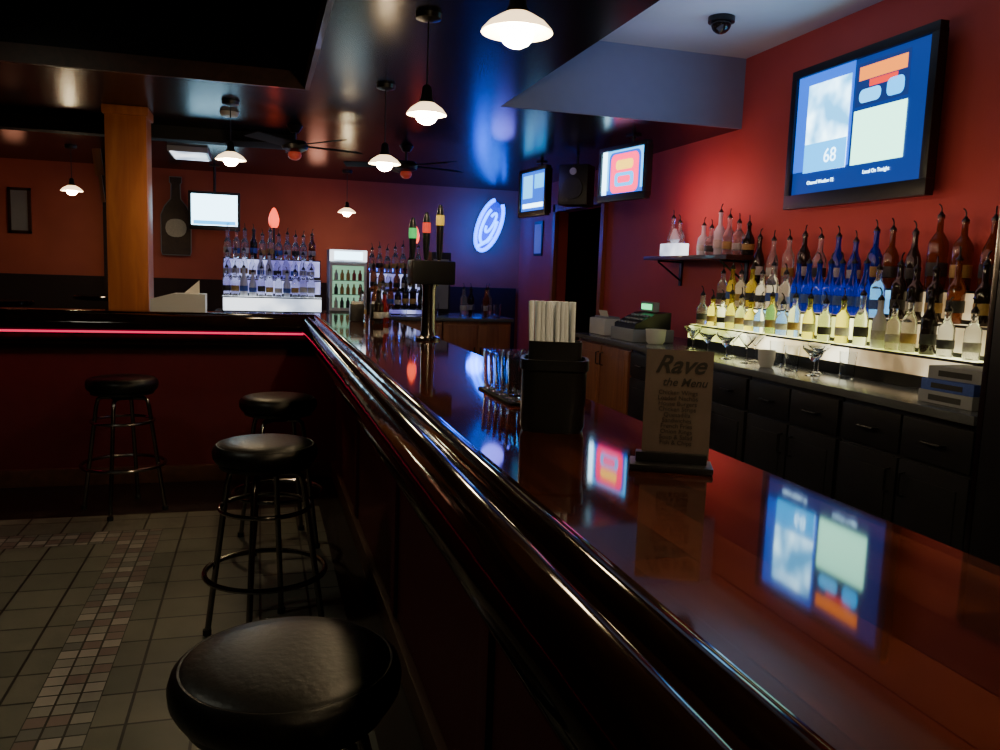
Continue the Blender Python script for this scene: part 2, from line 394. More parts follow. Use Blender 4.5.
# ------------------------------------------------------------ TVs
def tv_base(label,loc,rot,w,h,stand=0.1,ceil=None):
    t=thing('television',label,'television',loc,rot)
    b=B(); f=.035*w/1.1+.012
    b.box(-w/2,w/2,0,.05,-h/2,-h/2+f*1.7,M['black'],.004); b.box(-w/2,w/2,0,.05,h/2-f,h/2,M['black'],.004)
    b.box(-w/2,-w/2+f,0,.05,-h/2+f*1.7,h/2-f,M['black'],.003); b.box(w/2-f,w/2,0,.05,-h/2+f*1.7,h/2-f,M['black'],.003)
    b.box(-w/2+.02,w/2-.02,.03,.075,-h/2+.02,h/2-.02,M['black'],.01)
    b.obj('bezel',t)
    b=B()
    if ceil is None: b.box(-.15,.15,.07,stand,-.12,.12,M['darkmetal'],.004)
    else:
        b.box(-.06,.06,.06,.10,-.08,.08,M['darkmetal'],.004); b.cyl(.014,-.0,ceil-.003,M['darkmetal'],10,c=(0,.095,0)); b.box(-.05,.05,.06,.13,ceil-.012,ceil-.002,M['darkmetal'])
    b.obj('mount_bracket',t)
    return t,f
def q(b,x0,x1,z0,z1,y,m): b.poly([(x0,y,z0),(x1,y,z0),(x1,y,z1),(x0,y,z1)],m)
FX=Matrix.Rotation(R(90),4,'X')
def tx(x,z,y): return Matrix.Translation((x,y,z))@FX
def rrect(b,cx,cz,w2,h2,r,y,m):
    pts=[]
    for sx,sz,a0 in ((1,1,0),(-1,1,90),(-1,-1,180),(1,-1,270)):
        for k in range(5):
            a=R(a0+k*22.5); pts.append((cx+sx*(w2-r)+r*math.cos(a),y,cz+sz*(h2-r)+r*math.sin(a)))
    b.poly(pts,m)
w,h=1.11,.80
t,f=tv_base('large black flat-screen television with bright blue display on the red wall',(3.03,3.81,2.265),(0,0,R(-90)),w,h,stand=.12)
b=B(); iw=w/2-f; z0=-h/2+f*1.7; z1=h/2-f
q(b,-iw,iw,z0,z1,.02,M['s_navy'])
q(b,-iw+.0,-iw+.48,z0+.13,z1,.019,M['s_blue'])
q(b,-iw+.10,-iw+.46,z0+.12,z1-.06,.016,M['s_glow'])
q(b,-iw+.10,-iw+.46,z0+.12,z0+.28,.0145,M['s_cyan'])
q(b,-iw+.50,-iw+.88,z0+.12,z0+.40,.016,M['s_pale'])
q(b,-iw+.50,-iw+.88,z0+.42,z1-.03,.016,M['s_dark'])
q(b,-iw+.52,-iw+.86,z1-.12,z1-.05,.015,M['s_orange'])
q(b,-iw+.60,-iw+.80,z1-.16,z1-.125,.015,M['s_red'])
rrect(b,-iw+.61,z0+.47,.08,.035,.03,.015,M['s_sky'])
rrect(b,-iw+.79,z0+.48,.06,.045,.03,.015,M['s_cyan'])
b.text('68',.11,M['s_white'],tx(-iw+.33,z0+.195,.013))
b.text('Channel Weather 72',.027,M['s_white'],tx(-iw+.26,z0+.06,.015))
b.text('Local On Tonight',.027,M['s_white'],tx(-iw+.70,z0+.075,.015))
b.obj('screen',t,label='glowing blue and white display')
w,h=.60,.40
t,f=tv_base('small wall-side television showing a pink and cyan logo',(2.52,5.62,2.185),(0,0,R(-80)),w,h,ceil=LO-2.185)
b=B(); iw=w/2-f; z0=-h/2+f*1.7; z1=h/2-f
q(b,-iw,iw,z0,z1,.02,M['s_sky'])
q(b,-iw,-iw+.06,z0,z1,.018,M['s_white']); q(b,-iw,iw,z0,z0+.03,.018,M['s_blue'])
rrect(b,.02,.0,.20,.155,.05,.017,M['s_blue'])
rrect(b,.02,.0,.175,.14,.05,.016,M['s_pink'])
rrect(b,.02,.06,.11,.035,.03,.015,M['s_yel'])
rrect(b,.02,-.045,.12,.05,.03,.015,M['s_cyan'])
rrect(b,.02,-.045,.08,.025,.02,.014,M['s_pink'])
b.obj('screen',t,label='display with pink rounded logo')
w,h=.60,.44
t,f=tv_base('small hanging television with blue and white display',(2.40,7.32,2.18),(0,0,R(-84)),w,h,ceil=LO-2.18)
b=B(); iw=w/2-f; z0=-h/2+f*1.7; z1=h/2-f
q(b,-iw,iw,z0,z1,.02,M['s_blue']); q(b,-iw+.04,-iw+.25,z0+.12,z1-.03,.018,M['s_sky']); q(b,-iw+.29,iw-.05,z0+.2,z1-.03,.018,M['s_cyan']); q(b,-iw+.04,iw-.05,z0+.03,z0+.07,.018,M['s_white'])
b.obj('screen',t)
w,h=.52,.40
t,f=tv_base('small bright white television hanging beside the liquor display',(-.46,9.3,1.98),(0,0,0),w,h,ceil=LO-1.98)
b=B(); iw=w/2-f; z0=-h/2+f*1.7; z1=h/2-f
q(b,-iw,iw,z0,z1,.02,M['s_white']); q(b,-iw+.02,iw-.02,z0+.01,z0+.05,.018,M['s_cyan']); b.obj('screen',t)

# ------------------------------------------------------------ neon sign
n=thing('neon_sign','slanted bright blue neon emblem glowing on the far wall','sign',(2.72,9.93,2.02))
def oval(a,bb,rot,cx=0,cz=0,n_=28,y=-.02,a0=0,a1=360):
    return [(cx+a*math.cos(u)*math.cos(rot)-bb*math.sin(u)*math.sin(rot),y,cz+a*math.cos(u)*math.sin(rot)+bb*math.sin(u)*math.cos(rot)) for u in [R(a0)+R(a1-a0)*i/n_ for i in range(n_)]]
b=B(); b.poly(oval(.31,.13,R(70),y=.03),M['neonback'],ext=(0,.03,0)); b.obj('backing',n)
b=B(); b.tube(oval(.33,.14,R(70),a0=20,a1=345),.024,M['neon'],8); b.obj('outer_tube',n)
B().tube(oval(.235,.080,R(68),a0=40,a1=300),.018,M['neonwhite'],8).obj('middle_tube',n)
b=B(); b.tube(oval(.13,.035,R(62),a0=120,a1=430,cx=.02,cz=.03),.015,M['neonwhite'],8); b.obj('inner_tube',n)
B().tube([(-.15,-.03,-.27),(-.08,-.03,-.23),(-.02,-.03,-.20),(.03,-.03,-.14)],.018,M['neonwhite'],8).obj('accent_tube',n)

# ------------------------------------------------------------ back bar (right)
CT=.98
B().box(2.42,WX-.003,2.27,6.16,CT-.035,CT,M['worktop'],.006).obj('back_counter_worktop',label='long grey laminate worktop of the back bar',cat='worktop')
def cabinet(y0,y1,m,label,group,drawers=True):
    yc=(y0+y1)/2; wd=(y1-y0)-.008
    c=thing('base_cabinet',label,'cabinet',(2.47,yc,0),group=group)
    B().box(0,WX-2.47-.01,-wd/2,wd/2,.08,CT-.037,m,.003).box(.05,WX-2.47-.02,-wd/2,wd/2,0,.08,M['matteblack']).obj('body',c)
    for s in (-1,1):
        a0,a1=(-wd/2+.01,-.006) if s<0 else (.006,wd/2-.01)
        if drawers:
            d=B().box(-.018,0,a0,a1,CT-.22,CT-.06,m,.004).obj('drawer',c)
            B().tube([(-.018,(a0+a1)/2-.05,CT-.14),(-.042,(a0+a1)/2-.045,CT-.14),(-.042,(a0+a1)/2+.045,CT-.14),(-.018,(a0+a1)/2+.05,CT-.14)],.005,M['darkmetal'],6).obj('handle',d)
        top=CT-.235 if drawers else CT-.06
        d=B().box(-.018,0,a0,a1,.10,top,m,.004).box(-.022,-.016,a0+.05,a1-.05,.16,top-.06,m,.003).obj('door',c)
        B().tube([(-.018,s*.04,top-.05),(-.042,s*.04,top-.055),(-.042,s*.04,top-.14),(-.018,s*.04,top-.145)],.005,M['darkmetal'],6).obj('handle',d)
for i in range(4):
    cabinet(2.28+i*.72,3.0+i*.72,M['blackcab'],'black base cabinet with drawers and metal handles','black cabinets of the back bar')
cabinet(5.165,6.155,M['cabwood'],'brown wooden base cabinet under the cash register','wooden cabinets',False)

T1,T2,T3=1.13,1.27,1.42
def step(x0,x1,y0,y1,zb,zt,segs,top,lo=.012,along='Y'):
    d=thing('lit_display_step','black display step with glowing acrylic front under the bottles','display shelf',(0,0,zb),group='lit display steps')
    B().box(x0,x1,y0,y1,.001,zt-zb,M['black'],.002).obj('body',d)
    for a,b_,m_ in segs:
        if along=='Y': B().box(x0-.005,x0+.001,a,b_,lo,zt-zb-.012,M[m_]).obj('glowing_riser',d)
        else: B().box(a,b_,y0-.006,y0+.001,lo,zt-zb-.012,M[m_]).obj('glowing_riser',d)
    if top: B().box(x0+.004,x1-.004,y0+.01,y1-.01,zt-zb-.003,zt-zb+.0005,M[top]).obj('glowing_top',d)
step(2.80,2.912,2.64,5.0,CT,T1,[(4.30,4.99,'yelglow'),(3.40,4.29,'warmglow'),(2.66,3.39,'dimglow')],'yelglow',lo=.06)
step(2.919,3.022,2.52,4.95,CT,T2,[(4.35,4.94,'yelglow'),(4.02,4.34,'bluglow'),(3.40,4.01,'yelglow'),(2.54,3.39,'dimglow')],'dimglow',lo=.17)
step(3.029,3.145,2.30,4.90,CT,T3,[(4.2,4.89,'dimglow'),(3.4,4.19,'bluglow'),(2.35,3.39,'dimglow')],None,lo=.31)

def bprof(kind,H,r):
    n=.0135
    if kind=='round': return [(0,0),(r*.9,0),(r,.006),(r,H*.60),(r*.93,H*.66),(r*.6,H*.74),(n*1.1,H*.80),(n,H*.97),(n*1.25,H*.97),(n*1.25,H),(0,H)]
    if kind=='slim': return [(0,0),(r*.9,0),(r,.006),(r*1.02,H*.5),(r*.85,H*.6),(r*.5,H*.72),(n,H*.82),(n,H*.97),(n*1.2,H*.97),(n*1.2,H),(0,H)]
    if kind=='squat': return [(0,0),(r*.95,0),(r*1.05,.008),(r*1.08,H*.45),(r*.95,H*.6),(r*.5,H*.70),(n*1.2,H*.76),(n*1.1,H*.96),(n*1.4,H*.96),(n*1.4,H),(0,H)]
    return [(0,0),(r*.8,0),(r*.85,.006),(r*1.0,H*.35),(r*1.05,H*.55),(r*.7,H*.66),(n*1.1,H*.72),(n,H*.97),(n*1.25,H*.97),(n*1.25,H),(0,H)]
BC={}
NAMES={'g_clear':'clear glass','g_yellow':'yellow-backlit clear','g_amber':'amber','g_blue':'cobalt blue','g_dark':'dark glass','g_red':'red','frost':'frosted white'}
def bottle_proto(kind,gm,lm,H,r):
    key=(kind,gm,lm,H,r)
    if key in BC: return BC[key]
    b=B(); b.lathe(bprof(kind,H,r),M[gm],16); body=b.mesh('liquor_bottle')
    b=B()
    rr=r*1.03 if kind!='flare' else r*1.06
    if kind=='squat': rr=r*1.1
    b.lathe([(rr,H*.18),(rr+.0006,H*.19),(rr+.0006,H*.36),(rr,H*.37)],M[lm],16); lab=b.mesh('label')
    b=B()
    b.lathe([(.0165,H-.004),(.0165,H+.008),(.008,H+.018),(.007,H+.024),(0,H+.024)],M['black'],10)
    b.tube([(0,0,H+.02),(0,0,H+.038),(.005,0,H+.052),(.014,0,H+.060)],.0036,M['darkmetal'],6); sp=b.mesh('pour_spout')
    BC[key]=(body,lab,sp); return BC[key]
def bottle(x,y,z,kind,gm,lm,H,r,group,where='on the lit bar shelf'):
    bd,lb,sp=bottle_proto(kind,gm,lm,H,r)
    o=mk('liquor_bottle',bd,None,(x,y,z),(0,0,random.uniform(0,6.28)),NAMES[gm]+' liquor bottle with pour spout '+where,'bottle',group)
    mk('label',lb,o); mk('pour_spout',sp,o)
    return o
def pick(ws): 
    return random.choices([a for a,_ in ws],[b for _,b in ws])[0]
labs=['lab_w','lab_r','lab_b','lab_k','lab_g','lab_k','lab_w']
y=4.93; n_=0
while y>2.72:
    n_+=1
    if y>3.98: g='g_clear' if n_%2 else 'g_yellow'
    elif y>3.62: g='g_yellow' if n_%2 else 'g_clear'
    elif y>3.4: g='g_yellow'
    else: g=pick([('g_dark',2),('g_clear',3),('frost',2)])
    H=random.choice([.18,.20,.22]) if y>3.5 else random.choice([.20,.23,.25])
    bottle(2.857,y,T1+.001,random.choice(['round','slim','squat']),g,random.choice(['lab_w','lab_k','lab_g']),H,.034,'liquor bottles on the lowest lit step'); y-=random.uniform(.095,.14)
y=4.88
while y>2.58:
    if y>4.10: g=pick([('g_clear',5),('g_yellow',2)]); H=random.choice([.21,.24,.26])
    elif y>3.45: g='g_blue'; H=.27
    else: g=pick([('g_amber',3),('g_dark',3),('g_clear',2)]); H=random.choice([.24,.26,.28])
    bottle(2.970,y,T2+.001,'slim' if g=='g_blue' else random.choice(['round','slim','flare']),g,'lab_b' if g=='g_blue' else random.choice(['lab_w','lab_k','lab_g','lab_b']),H,.036,'liquor bottles on the middle lit step'); y-=.092 if g=='g_blue' else random.uniform(.10,.15)
y=4.66
while y>2.4:
    g=pick([('g_dark',3),('g_clear',4)]) if y>3.95 else (pick([('g_blue',5),('g_dark',1)]) if y>3.5 else pick([('g_amber',2),('g_dark',3),('g_clear',1)]))
    big=y<3.2
    H=random.choice([.31,.34]) if big else random.choice([.24,.27,.29])
    bottle(3.085,y,T3+.001,random.choice(['round','slim','flare']),g,random.choice(['lab_w','lab_k','lab_k','lab_g']),H,.045 if big else .036,'liquor bottles on the top step'); y-=random.uniform(.115,.165)

s=thing('wall_shelf','dark wooden wall shelf holding a few bottles','shelf',(3.02,5.33,1.60))
B().box(-.13,.125,-.6,.6,-.03,0,M['trimw'],.004).obj('shelf_board',s)
for yy in (-.45,.45):
    B().tube([(.12,yy,-.04),(-.08,yy,-.035)],.007,M['darkmetal'],6).tube([(.12,yy,-.18),(-.08,yy,-.04)],.007,M['darkmetal'],6).box(.115,.125,yy-.02,yy+.02,-.22,-.03,M['darkmetal']).obj('bracket',s)
for i,(yy,g,k) in enumerate([(5.85,'g_clear','slim'),(5.74,'g_clear','round'),(5.38,'frost','squat'),(5.27,'g_clear','squat'),(5.16,'frost','flare'),(5.04,'g_clear','squat'),(4.92,'g_clear','round'),(4.80,'g_dark','slim')]):
    bottle(3.09,yy,1.601,k,g,random.choice(['lab_w','lab_k','lab_g']),[.30,.26,.22,.20][i%4],.04,'bottles on the wall shelf','on the wall shelf')
b=B(); b.box(-.05,.05,-.13,.13,0,.09,M['coolglow'],.006); b.lathe([(.02,.09),(.04,.12),(.012,.2),(0,.2)],M['frost'],14)
b.obj('shelf_sign_lamp',None,(2.955,5.56,1.601),label='small glowing white display stand on the wall shelf',cat='lamp')

def glass_mesh(kind):
    b=B()
    if kind=='martini': b.lathe([(0,0),(.035,.0),(.035,.003),(.004,.008),(.004,.085),(.008,.09),(.055,.15),(.053,.15),(.006,.093),(0,.092)],M['glass'],20)
    elif kind=='marg': b.lathe([(0,0),(.036,0),(.034,.004),(.006,.01),(.006,.07),(.02,.085),(.028,.105),(.055,.13),(.056,.15),(.054,.15),(.052,.132),(.024,.106),(0,.09)],M['glass'],20)
    elif kind=='tumbler': b.lathe([(0,0),(.020,0),(.025,.11),(.0232,.11),(.0185,.012),(0,.012)],M['glass'],18)
    else: b.lathe([(0,0),(.032,0),(.040,.13),(.038,.13),(.030,.008),(0,.008)],M['glass'],18)
    return b.mesh('drinking_glass')
GM={k:glass_mesh(k) for k in ('martini','marg','tumbler','pint')}
GN={'martini':'cocktail_glass','marg':'cocktail_glass','tumbler':'drinking_glass','pint':'drinking_glass'}
def glass(k,x,y,z,label,group):
    return mk(GN[k],GM[k],None,(x,y,z),(0,0,0),label,'glass',group)
for i,(x,y,k) in enumerate([(2.62,4.6,'martini'),(2.70,4.76,'marg'),(2.60,4.40,'marg'),(2.70,4.28,'martini'),(2.58,4.16,'marg'),(2.70,4.05,'martini'),(2.58,3.95,'martini'),(2.71,3.86,'pint'),(2.62,3.6,'pint'),(2.70,3.5,'marg'),(2.60,3.4,'marg'),(2.70,3.28,'pint')]):
    glass(k,x,y,CT+.001,('clear stemmed glass' if k!='pint' else 'clear straight glass')+' on the grey back counter','glasses on the back counter')
B().lathe([(0,0),(.028,0),(.036,.01),(.044,.05),(.045,.09),(.042,.09),(.040,.05),(.03,.012),(0,.01)],M['whiteplastic'],24).obj('white_cup',None,(2.58,3.76,CT+.001),label='small white ceramic cup on the back counter',cat='cup')
for i,(x,y,zz,w2,d2,h2,m) in enumerate([(2.62,2.50,0,.11,.13,.05,'greyplastic'),(2.62,2.50,.05,.11,.12,.045,'lab_b'),(2.63,2.49,.095,.10,.12,.05,'greyplastic')]):
    B().box(-w2,w2,-d2,d2,0,h2,M[m],.004).box(-w2-.001,-w2+.03,-d2*.6,d2*.6,h2*.25,h2*.7,M['lab_k']).obj('storage_box',None,(x,y,CT+.001+zz),(0,0,.05*i),label='flat paper box stacked on the counter end',cat='box',group='stacked boxes')

p=thing('receipt_printer','beige receipt printer on the back counter','printer',(2.62,5.95,CT))
B().box(-.09,.09,-.15,.15,.001,.13,M['whiteplastic'],.015).obj('body',p); B().box(-.06,.05,-.12,.12,.13,.145,M['greyplastic'],.005).obj('cover',p)
B().poly([(-.03,-.08,.145),(-.03,.08,.145),(-.045,.08,.19),(-.045,-.08,.19)],M['paper'],ext=(.002,0,0)).obj('receipt_paper',p)
p=thing('cash_register','grey cash register with green-lit display and dark keypad','cash register',(2.66,5.42,CT))
B().box(-.16,.16,-.19,.19,.001,.09,M['greyplastic'],.008).obj('cash_drawer',p)
B().poly([(-.14,-.17,.09),(.14,-.17,.09),(.14,-.17,.21),(.02,-.17,.20),(-.14,-.17,.12)],M['black'],ext=(0,.34,0)).obj('body',p)
mx=Matrix.Translation((.05,0,.21))
B().box(-.02,.03,-.10,.10,0,.07,M['greyplastic'],.006,mx).obj('display_housing',p)
B().box(-.024,-.019,-.08,.08,.015,.055,M['s_green'],0,mx).obj('display',p)
b=B()
for i in range(3):
    for j in range(6): b.box(-.125+i*.05,-.095+i*.05,-.14+j*.05,-.11+j*.05,.125+i*.025,.140+i*.025,M['greyplastic'],.002)
b.obj('keypad',p)
b=B(); b.lathe([(0,0),(.05,0),(.065,.02),(.07,.09),(.072,.1),(.066,.1),(.055,.02),(0,.015)],M['whiteplastic'],20); b.obj('bowl',None,(2.62,5.12,CT+.001),label='white plastic bowl beside the cash register',cat='bowl')

c=thing('upright_cooler','tall black upright cooler at the end of the back counter','refrigerator',(2.76,1.60,0))
B().box(-.36,.36,-.63,.63,.04,1.95,M['blackcab'],.012).obj('body',c)
B().box(-.375,-.362,-.62,-.005,.15,1.88,M['black'],.004).obj('door',c); B().box(-.375,-.362,.005,.60,.15,1.88,M['black'],.004).obj('door',c)
B().box(-.39,-.376,-.03,-.015,.7,1.5,M['chrome'],.003).obj('handle',c)
B().box(-.372,-.362,.605,.628,.1,1.93,M['chrome'],.003).obj('edge_trim',c)
for yy in (-.55,.55):
    for xx in (-.3,.3): B().cyl(.025,0,.04,M['rubber'],12,c=(xx,yy,0)).obj('foot',c)

c=thing('security_camera','black dome security camera on the pale ceiling','camera',(2.53,4.36,HI))
B().cyl(.075,-.03,-.001,M['black'],28).obj('base',c); B().ball(.058,(0,0,-.035),M['g_dark'],(1,1,1),24).obj('dome',c)

# ------------------------------------------------------------ bar-top items
t=thing('beer_tap_tower','black and chrome beer tap tower standing on the bar','beer tap',(.79,3.95,BT),(0,0,R(8)))
B().lathe([(0,.001),(.06,.001),(.06,.012),(.04,.02),(.034,.05),(.032,.24),(.036,.27),(0,.27)],M['chrome'],24).obj('pedestal',t)
B().box(-.10,.12,-.045,.045,.27,.385,M['black'],.012).obj('head',t)
for i,x in enumerate((-.06,.01,.08)):
    B().tube([(x,.04,.33),(x,.09,.33),(x,.11,.31),(x,.112,.26)],.009,M['chrome'],8).obj('faucet',t)
    hh=(.02,.05,.09)[i]
    B().tube([(x,.085,.335),(x,.085,.40)],.006,M['chrome'],6).lathe([(0,.39),(.010,.39),(.016,.44),(.020,.49+hh),(.017,.54+hh),(.008,.57+hh),(0,.57+hh)],M['black'],12,c=(x,.085,0)).lathe([(.0200,.47+hh),(.0212,.49+hh),(.0205,.52+hh)],M[('s_dimgreen','s_dimred','s_dimyel')[i]],12,c=(x,.085,0)).obj('tap_handle',t)
CX=.612
c=thing('bar_caddy','black plastic bar caddy with raised back holding straws and napkins','caddy',(CX,1.66,BT),(0,0,R(-20)))
def rr_ring(w2,d2,r,z,n=8,cy=0):
    pts=[]
    for sx,sy,a0 in ((1,1,0),(-1,1,90),(-1,-1,180),(1,-1,270)):
        for k in range(n+1):
            a=R(a0+k*90/n); pts.append((sx*(w2-r)+r*math.cos(a),cy+sy*(d2-r)+r*math.sin(a),z))
    return pts
b=B(); b.sweep([rr_ring(.063,.058,.030,.001),rr_ring(.069,.062,.034,.012),rr_ring(.069,.062,.034,.130),rr_ring(.073,.066,.037,.134),rr_ring(.073,.066,.037,.155),rr_ring(.066,.059,.031,.155),rr_ring(.063,.056,.029,.013)],M['black'])
b.obj('body',c)
b=B(); b.sweep([rr_ring(.058,.029,.012,.014,cy=.026),rr_ring(.058,.029,.012,.190,cy=.026),rr_ring(.055,.026,.010,.190,cy=.026),rr_ring(.055,.026,.010,.018,cy=.026)],M['black']); b.obj('raised_back_section',c)
sm=B().tube([(0,0,0),(0,0,.258)],.0050,M['straw'],8).mesh('drinking_straw')
Rc=Matrix.Rotation(R(-20),4,'Z')
for i in range(27):
    lx=-.045+(i%9)*.0106; ly=.010+(i//9)*.0135
    v=Rc@Vector((lx,ly,0)); 
    mk('drinking_straw',sm,None,(CX+v.x,1.66+v.y,BT+.018),(random.uniform(-.015,.015),random.uniform(-.05,-.01),0),'white paper-wrapped straw standing in the black caddy','straw','straws in the caddy')
for i in range(3):
    nb=B().box(-.036,.036,-.018,.018,0,.042,M['paper'],.001)
    v=Rc@Vector((.0,-.028,0)); nb.obj('napkin_stack',None,(CX+v.x,1.66+v.y,BT+.016+i*.0425),(0,0,R(-20)),label='folded white napkin stack in the black caddy',cat='napkin',group='napkins in the caddy')
for iy in range(5):
    for ix in range(3):
        glass('tumbler',.635+ix*.056,2.00+iy*.06,BT+.007,'clear straight glass standing upright on the bar mat','clear glasses on the bar mat')
B().box(-.085,.085,-.155,.155,0,.006,M['rubber'],.002).obj('bar_mat',None,(.691,2.12,BT),label='black rubber bar mat under the clear glasses',cat='mat')
mn=thing('menu_holder','standing menu card in a black holder on the bar','menu',(.70,1.27,BT),(0,0,R(-26)))
B().box(-.078,.065,-.035,.035,.001,.012,M['black'],.004).box(-.068,.055,-.012,.012,.012,.03,M['black'],.003).obj('holder_base',mn)
mx=Matrix.Translation((0,.0,.02))@Matrix.Rotation(R(-6),4,'X')
b=B(); b.box(-.058,.058,-.001,.001,0,.19,M['menucard'],0,mx)
b.text('Rave',.044,M['ink'],mx@tx(0,.163,-.0018),shear=.45,off=.0009); b.text('the Menu',.020,M['ink'],mx@tx(.010,.133,-.0018),shear=.3,off=.0003)
for i,s_ in enumerate(['Chicken Wings','Loaded Nachos','House Burgers','Chicken Strips','Quesadilla','Sandwiches','French Fries','Onion Rings','Soup & Salad','Fish & Chips']):
    b.text(s_,.0110,M['ink'],mx@tx(0,.115-i*.0098,-.0018))
b.obj('menu_card',mn,label='brownish printed card with dark script heading')
for i,(x,y,g,k,H) in enumerate([(.70,5.05,'g_dark','round',.20),(.76,5.22,'g_red','slim',.18),(.66,5.60,'g_clear','squat',.17),(.78,5.80,'g_amber','round',.22)]):
    bottle(x,y,BT+.001,k,g,random.choice(labs),H,.030,'bottles standing on the bar','on the bar')
for (x,y) in ((.60,5.35),(.74,5.42)):
    B().box(-.045,.045,-.03,.03,.001,.11,M['darkmetal'],.008).box(-.035,.035,-.022,.022,.11,.125,M['paper']).obj('napkin_dispenser',None,(x,y,BT),label='small metal napkin dispenser on the bar near the taps',cat='dispenser',group='napkin dispensers')

p=thing('white_terminal','white point of sale terminal with sloping top on the bar','terminal',(-.52,5.93,BT))
B().poly([(-.17,-.12,.001),(.17,-.12,.001),(.17,-.12,.13),(-.03,-.12,.13),(-.17,-.12,.09)],M['whiteplastic'],ext=(0,.2,0)).obj('body',p)
B().poly([(.03,-.05,.13),(.13,-.05,.13),(.13,-.05,.22)],M['paper'],ext=(0,.01,0)).obj('paper_sign',p)

# ------------------------------------------------------------ far liquor island
B().box(-.40,2.35,7.55,8.45,.965,1.0,M['worktop'],.006).obj('island_worktop',label='grey worktop of the far liquor station',cat='worktop')
for i in range(4):
    x0=-.38+i*.68; c=thing('base_cabinet','brown wooden cabinet under the far liquor station','cabinet',(x0+.34,7.60,0),group='wooden cabinets under the far station')
    B().box(-.335,.335,.0,.82,0,.963,M['cabwood'],.004).obj('body',c)
    for s_ in (-1,1):
        d=B().box(-.325 if s_<0 else .005,-.005 if s_<0 else .325,-.018,0,.1,.93,M['cabwood'],.004).obj('door',c)
        B().box(s_*.03-.006,s_*.03+.006,-.035,-.018,.6,.72,M['chrome'],.002).obj('handle',d)
FH=[1.14,1.30,1.49]; GH=[1.06,1.22,1.40]
for (a0,a1,hs) in ((-.33,.56,FH),(1.02,1.60,GH)):
    for i,h_ in enumerate(hs):
        gm='coolglow' if (i==0 and a0<0) else 'violet'
        step(a0,a1,7.85+i*.13,7.973+i*.13+(.12 if i==2 else 0),1.0,h_,[(a0+.01,a1-.01,gm)],('coolglow' if i==0 else 'violet') if a0<0 and i<2 else None,lo=.012 if i==0 else hs[i-1]-1.0+.03,along='X')
for (x0,x1,hs,ws) in ((-.29,.53,FH,[('g_clear',8),('frost',2)]),(1.06,1.57,GH,[('g_dark',4),('g_amber',2),('g_clear',2)])):
    for i,h_ in enumerate(hs):
        x=x0
        while x<x1:
            g=pick(ws) if i<2 else pick([('g_dark',2),('g_clear',6),('g_amber',1)])
            bottle(x,7.915+i*.13,h_+.001,random.choice(['round','slim','squat','flare']),g,random.choice(['lab_w','lab_w','lab_b','lab_k','lab_g']),random.choice([.22,.24,.26]),.033,'liquor bottles on the far station','on the far station'); x+=random.uniform(.072,.080)
f=thing('glass_door_cooler','small white countertop cooler with lit glass door','refrigerator',(.79,7.75,1.0))
b=B(); b.box(-.17,.17,.06,.40,.001,.60,M['greyplastic'],.01); b.obj('cabinet',f)
B().box(-.15,.15,.05,.062,.06,.45,M['fridgeglow']).obj('lit_interior',f)
b=B(); b.box(-.17,-.145,.02,.05,.03,.48,M['whiteplastic'],.004); b.box(.145,.17,.02,.05,.03,.48,M['whiteplastic'],.004); b.box(-.145,.145,.02,.05,.03,.06,M['whiteplastic'],.004); b.box(-.145,.145,.02,.05,.45,.48,M['whiteplastic'],.004); b.obj('door_frame',f)
B().box(-.17,.17,.02,.06,.49,.595,M['coolglow'],.004).box(-.13,.13,.016,.021,.505,.58,M['s_white']).obj('lit_header',f)
for zz in (.18,.31):
    B().box(-.145,.145,.035,.05,zz,zz+.006,M['darkmetal']).obj('shelf',f)
for zz in (.187,.317,.061):
    for j in range(5):
        b=B(); b.lathe([(0,0),(.018,0),(.018,.055),(.008,.075),(.008,.095),(0,.095)],M[random.choice(['lab_g','lab_r','lab_w','lab_k'])],8); b.obj('beverage_bottle',f,(-.11+j*.055,.04,zz))
for (lx,lz) in ((.13,1.492),(1.50,1.402)):
    l=thing('novelty_lamp','small red glowing novelty lamp above the bottles','lamp',(lx,8.30,lz),group='red novelty lamps')
    B().cyl(.04,0,.015,M['black'],16).cyl(.01,.015,.30,M['black'],8).obj('stand',l)
    B().lathe([(0,.30),(.03,.30),(.045,.33),(.05,.38),(.035,.44),(.015,.48),(0,.49)],M['redlamp'],16).obj('shade',l)
B().box(-.1,.1,-.1,.1,0,.62,M['black'],.01).box(-.08,.08,-.104,-.1,.05,.55,M['greyplastic']).obj('ice_dispenser',None,(1.76,8.3,1.001),label='tall dark dispenser box beside the far bottles',cat='dispenser')
for i,x in enumerate((1.15,1.30,1.45,1.6,1.95,2.1,2.22)):
    glass('pint',x,7.70,1.001,'clear pint glass on the far station counter','pint glasses on the far station')
for i,(x,y) in enumerate(((1.98,8.1),(2.08,8.2),(2.2,8.05),(2.28,8.25))):
    bottle(x,y,1.001,'round',['g_clear','g_dark','g_amber','g_clear'][i],'lab_w',.26,.036,'bottles on the far counter end','on the far station')

